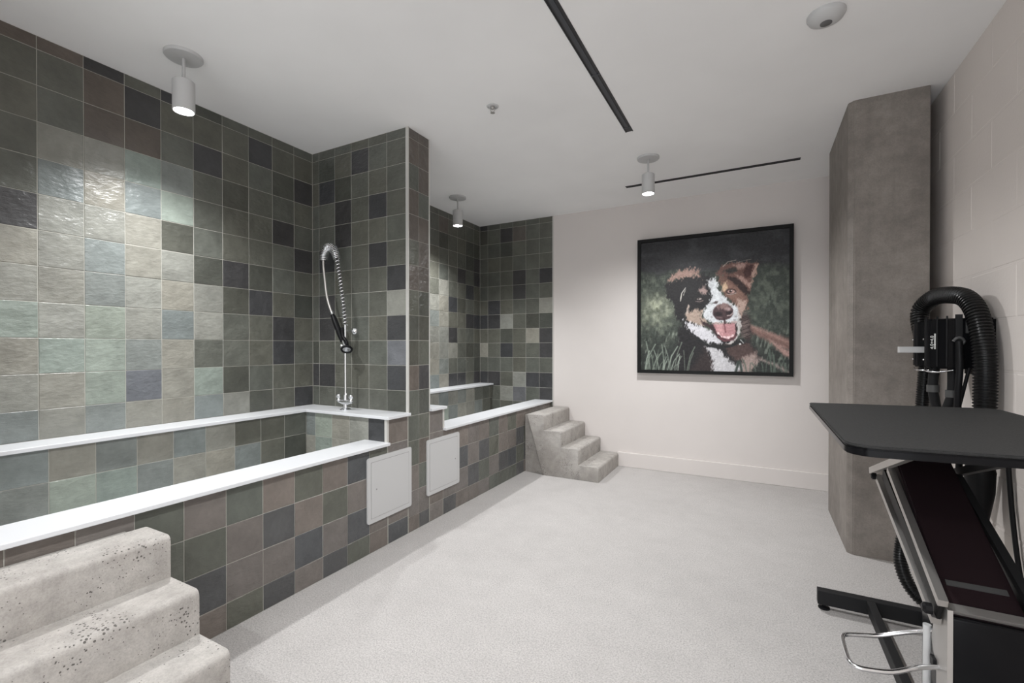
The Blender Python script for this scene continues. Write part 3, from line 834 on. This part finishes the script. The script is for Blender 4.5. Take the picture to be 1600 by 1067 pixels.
    for k in range(12):
        x0 = 690 + rs.rand()*300; h_ = 60 + rs.rand()*130; l_ = (rs.rand()-.6)*90
        stroke([(x0, 1005), (x0+l_*.4, 1005-h_*.6), (x0+l_, 1005-h_)], 3+rs.rand()*2.5, (74, 88, 76), 3, 0, .7)
    stroke([(640, 1005), (655, 930)], 9, (46, 56, 52), 4, .2, .9); stroke([(680, 1005), (668, 925)], 8, (52, 62, 56), 4, .2, .9)
    C += ((vnoise(X/5, Y/5, 31) - .5) * 22 + (vnoise(X/14, Y/9, 32) - .5) * 16)[..., None] * (0.4 + C/255)
    return np.clip(C, 0, 255)

def portrait():
    x0, x1, z0, z1 = -6.34, 1.64, -1.57, 6.34
    yb, yf = YB + BK, 27.74
    r = thing('framed_portrait', 'square black framed photograph of a smiling brown and white dog', 'picture', w3((x0+x1)/2, YB, z0))
    fw = 0.19
    for a in ((x0, z0, x0 + fw, z1), (x1 - fw, z0, x1, z1), (x0 + fw, z0, x1 - fw, z0 + fw), (x0 + fw, z1 - fw, x1 - fw, z1)):
        obj('frame_rail', tbox(a[0], yf, a[1], a[2], yb, a[3]), M['frame'], r)
    n = 420; px0, px1, pz0, pz1 = x0 + fw, x1 - fw, z0 + fw, z1 - fw
    u, v = np.meshgrid(np.linspace(0, 1, n), np.linspace(0, 1, n))
    rgb = paint_dog(u, v) / 255.0
    gm = rgb.mean(-1, keepdims=True); rgb = gm + (rgb - gm) * 0.7
    l = np.where(rgb <= .04045, rgb / 12.92, ((rgb + .055) / 1.055) ** 2.4) * 1.5
    co = np.zeros((n * n, 3))
    co[:, 0] = ((px0 + (px1 - px0) * u) * T).ravel()
    co[:, 1] = (yf + 0.10) * T
    co[:, 2] = ((pz1 + (pz0 - pz1) * v - FZ) * T).ravel()
    org = w3((px0 + px1) / 2, yf + 0.1, pz0)
    co -= np.array(org)
    i = np.arange(n * n).reshape(n, n)
    q = np.stack([i[:-1, :-1], i[1:, :-1], i[1:, 1:], i[:-1, 1:]], -1).reshape(-1, 4)
    # thin back so that the print has thickness
    extra = np.array([[co[0, 0], 0.006, co[0, 2]], [co[n-1, 0], 0.006, co[0, 2]], [co[n-1, 0], 0.006, co[-1, 2]], [co[0, 0], 0.006, co[-1, 2]]])
    co = np.vstack([co, extra]); b = n * n
    faces = q.tolist() + [[b, b+1, b+2, b+3]]
    me = bpy.data.meshes.new('print'); me.from_pydata(co.tolist(), [], faces)
    at = me.color_attributes.new('print', 'FLOAT_COLOR', 'POINT')
    buf = np.ones((b + 4, 4)); buf[:b, :3] = l.reshape(-1, 3); buf[b:, :3] = 0.02
    at.data.foreach_set('color', buf.ravel())
    m = mat('photo_print', rough=0.45, spec=0.3); h = N(m)
    ca = h.new('ShaderNodeVertexColor'); ca.layer_name = 'print'; h.link(ca.outputs[0], h.b.inputs['Base Color'])
    me.materials.append(m)
    o = bpy.data.objects.new('print', me); COL.objects.link(o); place(o, r, Matrix.Translation(org))
portrait()

# ---------------------------------------------------------------- grooming table
def rounded_rect(x0, x1, y0, y1, radii, k=6):
    """radii for corners (x1,y1), (x0,y1), (x0,y0), (x1,y0)"""
    pts = []
    for (cx, cy, sx, sy, a0), rad in zip(((x1, y1, -1, -1, 0), (x0, y1, 1, -1, 90), (x0, y0, 1, 1, 180), (x1, y0, -1, 1, 270)), radii):
        for i in range(k + 1):
            a = math.radians(a0 + 90 * i / k)
            pts.append((cx + sx * rad + rad * math.cos(a), cy + sy * rad + rad * math.sin(a)))
    return pts

def grooming_table():
    r = thing('grooming_table', 'black rubber topped lift grooming table against the block wall', 'table', w3(3.25, 12.4, FZ))
    zt = lambda X: -1.605 + (X - 1.3) * 0.018
    def plate(name, m, inset, za, zb, parent, bev=0.0):
        pts = rounded_rect(1.3 + inset, 5.2 - inset, 9.2 + inset, 15.6 - inset, (0.3, 0.10, 0.42, 0.42))
        bm = bmesh.new(); prism(bm, [w3(x, y, zt(x) + za) for x, y in pts], (0, 0, (zb - za) * T))
        bmesh.ops.recalc_face_normals(bm, faces=bm.faces[:])
        if bev:
            es = [e for e in bm.edges if sorted(abs(f.normal.z) > 0.9 for f in e.link_faces) == [False, True]]
            bmesh.ops.bevel(bm, geom=es, offset=bev, segments=2, affect='EDGES')
        return obj(name, bm, m, parent, 35)
    tp = plate('table_top', M['rubbertop'], 0.0, -0.05, 0.0, r, 0.003)
    plate('edge_band', M['blackgloss'], 0.0, -0.185, -0.055, tp, 0.003)
    for x in (1.75, 4.6):
        obj('top_rail', tbox(x, 10.6, -1.96, x + 0.16, 15.1, -1.76), M['steelblack'], r)
    for y in (12.0, 14.6):
        obj('top_crossbar', tbox(1.75, y, -1.97, 4.76, y + 0.18, -1.77), M['steelblack'], r)
    # sloping lift cover
    a0, a1 = w3(3.265, 13.62, -2.42), w3(3.265, 10.02, -4.36)
    d = (a1 - a0).normalized(); nrm = Vector((0, -d.z, d.y)); nrm = nrm if nrm.z > 0 else -nrm
    cov = bmesh.new()
    wv, tv = Vector((0.97 * T, 0, 0)), nrm * (0.30 * T)
    prism(cov, [a0 - wv/2 - tv, a0 + wv/2 - tv, a0 + wv/2, a0 - wv/2], a1 - a0)
    bmesh.ops.recalc_face_normals(cov, faces=cov.faces[:])
    bmesh.ops.bevel(cov, geom=cov.edges[:], offset=0.005, segments=3, affect='EDGES')
    cv = obj('lift_cover', cov, M['plum'], r, 35)
    s = a0.lerp(a1, 0.86) + nrm * 0.001
    obj('cover_strip', slab_along(s - wv * 0.40, s + wv * 0.40, d * 0.016, nrm * 0.004), M['grey'], cv)
    s = a0.lerp(a1, 0.985) + nrm * 0.002
    obj('cover_end_bar', slab_along(s - wv * 0.5, s + wv * 0.5, d * 0.022, nrm * 0.012), M['alu'], cv)
    # parallel lift arms on both sides
    for X, sg in ((2.66, 1), (3.87, -1)):
        p1, q1 = w3(X, 14.4, -3.25), w3(X, 10.15, -4.62)
        p2, q2 = w3(X + 0.03 * sg, 13.35, -2.83), w3(X + 0.03 * sg, 9.95, -4.22)
        for p, q in ((p1, q1), (p2, q2)):
            dd = (q - p).normalized(); nn = Vector((0, -dd.z, dd.y))
            obj('lift_arm', slab_along(p, q, Vector((0.020, 0, 0)), nn * 0.020), M['alu'] if sg > 0 else M['steelblack'], r)
        pm, qm = p1.lerp(p2, 0.5), q1.lerp(q2, 0.5)
        dd = (qm - pm).normalized(); nn = Vector((0, -dd.z, dd.y))
        obj('arm_web', slab_along(pm, qm, Vector((0.008, 0, 0)), nn * 0.045), M['frame'], r)
        b0, b1 = w3(X - 0.02 * sg, 15.0, -3.25), w3(X - 0.02 * sg, 11.2, -2.02)
        dd = (b1 - b0).normalized(); nn = Vector((0, -dd.z, dd.y))
        obj('top_bracket', slab_along(b0, b1, Vector((0.018, 0, 0)), nn * 0.024), M['alu'] if sg > 0 else M['steelblack'], r)
        obj('pivot_bolt', lathe(bmesh.new(), [(0, 0), (0.013, 0), (0.013, 0.012), (0.008, 0.016), (0, 0.016)], w3(X - 0.05 * sg, 14.35, -3.24), (-sg, 0, 0), 8), M['black'], r)
        obj('pivot_bolt', lathe(bmesh.new(), [(0, 0), (0.015, 0), (0.015, 0.014), (0.009, 0.02), (0, 0.02)], w3(X - 0.05 * sg, 10.2, -4.45), (-sg, 0, 0), 8), M['black'], r)
    # motor box
    mb = obj('motor_box', tbox(2.80, 9.95, -7.0, 3.75, 11.5, -4.42, 0.006, 3), M['blackgloss'], r, 35)
    bm = bmesh.new()
    prism(bm, [w3(2.74, y, z) for y, z in ((9.93, -4.30), (10.35, -4.30), (10.62, -4.9), (10.72, -5.15), (10.62, -5.35), (10.45, -5.5), (10.45, -7.0), (9.93, -7.0))], (0.07 * T, 0, 0))
    obj('side_plate', bm, M['alu'], mb)
    obj('plate_clip', tbox(2.69, 10.42, -5.58, 2.75, 10.6, -5.42, 0.002), M['black'], mb)
    obj('leg_tube', bar(w3(2.70, 10.78, FZ + 0.02), w3(2.70, 10.78, -5.0), 0.0095, 14), M['enamel'], r, 50)
    # base
    for y in (15.34, 9.4):
        cb = obj('base_crossbar', tbox(1.50, y, -7.21, 5.0, y + 0.26, -6.83, 0.002), M['steelblack'], r)
        for x in (1.66, 4.84):
            obj('levelling_foot', lathe(bmesh.new(), [(0, 0), (0.022, 0), (0.022, 0.006), (0.007, 0.010), (0.007, 0.024), (0, 0.024)], w3(x, y + 0.13, FZ), seg=16), M['black'], cb, 40)
    for x in (2.60, 3.72):
        obj('base_beam', tbox(x, 9.66, -7.12, x + 0.18, 15.34, -6.83, 0.002), M['steelblack'], r)
    rail = [(2.78, 10.75, -5.07), (2.45, 10.90, -5.28), (2.02, 10.93, -5.5), (1.70, 10.80, -5.5), (1.47, 10.70, -5.5), (1.41, 10.55, -5.5), (1.41, 9.95, -5.5), (1.43, 9.76, -5.5), (1.55, 9.68, -5.5), (2.0, 9.80, -5.5), (2.40, 10.05, -5.42), (2.78, 10.38, -5.5)]
    P = [w3(*p) for p in rail]
    sm = []
    for k in range(len(P) - 1): sm += [P[k].lerp(P[k+1], t / 4) for t in range(4)]
    sm.append(P[-1])
    for _ in range(2): sm = [sm[0]] + [(sm[i-1] + sm[i] * 2 + sm[i+1]) / 4 for i in range(1, len(sm) - 1)] + [sm[-1]]
    obj('foot_rail', sweep(bmesh.new(), sm, 0.0062, 12), M['chrome'], r, 60)
grooming_table()

# ---------------------------------------------------------------- wall mounted dryer
def ribbed(pts, R, rib, depth=0.09, seg=16):
    path = resample(spline([w3(*p) for p in pts], 14), rib / 4)
    return sweep(bmesh.new(), path, lambda i: R * (1 - (depth if i % 4 in (0, 1) else 0.0)), seg)

def text_mesh(body, size, depth=0.0006):
    cu = bpy.data.curves.new('lettering', 'FONT'); cu.body = body; cu.size = size; cu.extrude = depth; cu.align_x = 'LEFT'
    o = bpy.data.objects.new('lettering', cu); COL.objects.link(o)
    dg = bpy.context.evaluated_depsgraph_get()
    me = bpy.data.meshes.new_from_object(o.evaluated_get(dg))
    bpy.data.objects.remove(o); return me

def dryer():
    K = 1.09
    def d3(X, Y, Z): return w3(X * K, Y * K, Z * K)
    def dbox(a, b, c, e, f, g): return tbox(a * K, b * K, c * K, e * K, f * K, g * K)
    r = thing('pet_dryer', 'black double motor pet dryer with a ribbed hose on the block wall', 'dryer', d3(4.6, 16.0, -0.6))
    zb, zt = -0.56, 0.80
    for k, (y0, y1) in enumerate(((15.05, 15.82), (15.98, 16.84))):
        top = zt - 0.03 * k
        pts = [(5.0, y0), (4.12, y0), (3.98, y0 + 0.16), (3.86, y0 + 0.36), (3.82, y0 + 0.52), (3.86, y1 - 0.12), (4.0, y1), (5.0, y1)]
        bm = bmesh.new(); prism(bm, [d3(x, y, zb) for x, y in pts], (0, 0, (top - zb) * T))
        bmesh.ops.recalc_face_normals(bm, faces=bm.faces[:])
        bmesh.ops.bevel(bm, geom=[e for e in bm.edges if abs(e.verts[0].co.z - e.verts[1].co.z) < 1e-5], offset=0.006, segments=2, affect='EDGES')
        h_ = obj('motor_housing', bm, M['blackgloss'], r, 25)
        # raised vertical ribs and chrome clips
        for x, y in ((4.12, y0), (3.98, y0 + 0.16), (3.84, y0 + 0.44)):
            obj('housing_rib', bar(d3(x, y, zb + 0.05), d3(x, y, top - 0.05), 0.0035, 8), M['black'], h_, 50)
        obj('bottom_clip', tube([d3(4.25, y0 + 0.05, zb - 0.03), d3(4.0, y0 + 0.1, zb - 0.08), d3(3.84, y0 + 0.4, zb - 0.08), d3(3.88, y1 - 0.1, zb - 0.02)], 0.0035, 8), M['chrome'], h_, 50)
        for z in (-0.35, 0.18):
            obj('screw', lathe(bmesh.new(), [(0, 0), (0.0045, 0), (0.003, 0.003), (0, 0.003)], d3(3.83, y0 + 0.62, z), (-1, 0, 0), 8), M['chrome'], h_)
    obj('mount_plate', tbox(5.40, 17.0, -0.8, 5.45, 18.3, 0.85), M['steelblack'], r)
    obj('white_tab', dbox(3.42, 16.05, -0.17, 3.98, 16.25, -0.01), M['enamel'], r)
    # side details
    obj('vent_grille', dbox(4.46, 15.03, 0.32, 4.62, 15.06, 0.72), M['grey'], r)
    obj('side_strap', dbox(4.27, 15.02, -0.55, 4.40, 15.06, 0.78), M['steelblack'], r)
    obj('grommet', tube([d3(4.22, 15.0, 0.12), d3(4.28, 14.98, 0.2), d3(4.36, 14.98, 0.2), d3(4.42, 15.0, 0.12), d3(4.36, 14.98, 0.05), d3(4.28, 14.98, 0.06)], 0.006, 8), M['grey'], r, 60)
    # lettering on the rounded front edge
    pa, pb = d3(3.98, 15.21, 0), d3(3.86, 15.41, 0)
    v_dn = (pa - pb).normalized()                   # letter 'down' runs towards the camera side
    nrm = Vector((-abs(pb.y - pa.y), -abs(pb.x - pa.x), 0)).normalized()
    mid = (pa + pb) / 2
    R = Matrix((UZ, -v_dn, UZ.cross(-v_dn))).transposed().to_4x4()
    me = text_mesh('4.0+4.0', 0.019); me.materials.append(M['print'])
    o = bpy.data.objects.new('lettering', me); COL.objects.link(o)
    place(o, r, Matrix.Translation(Vector((mid.x, mid.y, 0)) + v_dn * 0.004 + nrm * 0.0015 + Vector((0, 0, d3(0, 0, -0.07).z))) @ R)
    bm = bmesh.new()
    for a, b_ in ((0, 0.016), (0.020, 0.062)):
        k = a
        while k < b_:
            for dv in (0.0075, 0.0115):
                c0 = Vector((mid.x, mid.y, 0)) + v_dn * dv + nrm * 0.0012 + Vector((0, 0, d3(0, 0, -0.07).z + k))
                prism(bm, [c0, c0 + UZ * 0.0042, c0 + UZ * 0.0042 + v_dn * 0.0028, c0 + v_dn * 0.0028], nrm * 0.0006)
            k += 0.0052
    obj('small_print', bm, M['print'], r)
    obj('hose', ribbed([(4.5, 18.35, 0.2), (4.45, 18.55, 0.78), (4.5, 18.6, 1.18), (4.7, 18.1, 1.48), (4.88, 17.0, 1.40), (5.0, 16.5, 1.14), (5.06, 16.17, 0.61), (5.1, 15.97, -0.29), (5.1, 15.97, -1.6), (5.06, 15.95, -2.6), (5.0, 15.92, -3.1)], 0.0375, 0.0125, 0.15), M['rubber'], r, 30)
    nz = bmesh.new()
    lathe(nz, [(0, 0), (0.04, 0), (0.047, -0.03), (0.046, -0.04), (0.044, -0.11), (0.03, -0.2), (0.024, -0.24), (0, -0.24)], w3(5.0, 15.92, -3.0), (0, 0, 1), 18)
    obj('nozzle', nz, M['black'], r, 40)
    obj('lower_hose', ribbed([(4.42, 17.88, -0.55), (4.35, 17.85, -1.6), (4.2, 17.6, -3.2), (3.9, 17.1, -4.8), (3.66, 16.85, -5.7), (3.60, 16.55, -6.25), (3.78, 16.35, -6.72), (4.1, 16.25, -6.98), (4.7, 16.3, -7.05), (5.1, 16.6, -7.0)], 0.027, 0.011, 0.14), M['rubber'], r, 30)
    for pts in ([(4.02, 15.55, -0.5), (4.0, 15.6, -1.1), (4.12, 15.7, -1.8), (4.3, 15.9, -3.2)], [(4.3, 15.3, -0.5), (4.30, 15.35, -1.2), (4.2, 15.5, -1.8), (4.05, 15.7, -3.0)]):
        obj('inlet_pipe', tube([d3(*p) for p in pts], 0.018, 12), M['steelblack'], r, 50)
        obj('pipe_clamp', tube([d3(pts[1][0], pts[1][1], pts[1][2] + 0.1), d3(pts[1][0], pts[1][1], pts[1][2] - 0.08)], 0.022, 12, 3), M['grey'], r, 50)
    obj('power_lead', tube([d3(4.32, 14.98, 0.12), d3(4.33, 14.95, -0.5), d3(4.30, 14.97, -1.3), d3(4.36, 15.1, -2.4), d3(4.5, 15.5, -4.2)], 0.012, 10), M['black'], r, 50)
    obj('stay_rod', bar(d3(4.55, 15.1, -0.5), d3(4.30, 15.2, -2.0), 0.0065, 8), M['black'], r)
dryer()
tag(obj('power_cord', tube([w3(5.36, 15.5, -2.4), w3(5.36, 15.4, -3.2), w3(5.36, 15.2, -4.2), w3(5.36, 14.9, -5.2), w3(5.37, 14.5, -5.9), w3(5.37, 14.1, -6.0), w3(5.37, 13.0, -5.75), w3(5.37, 12.0, -5.6)], 0.008, 8), M['black'], None, 50), 'thin black power cord looping down the block wall behind the table', 'cord')
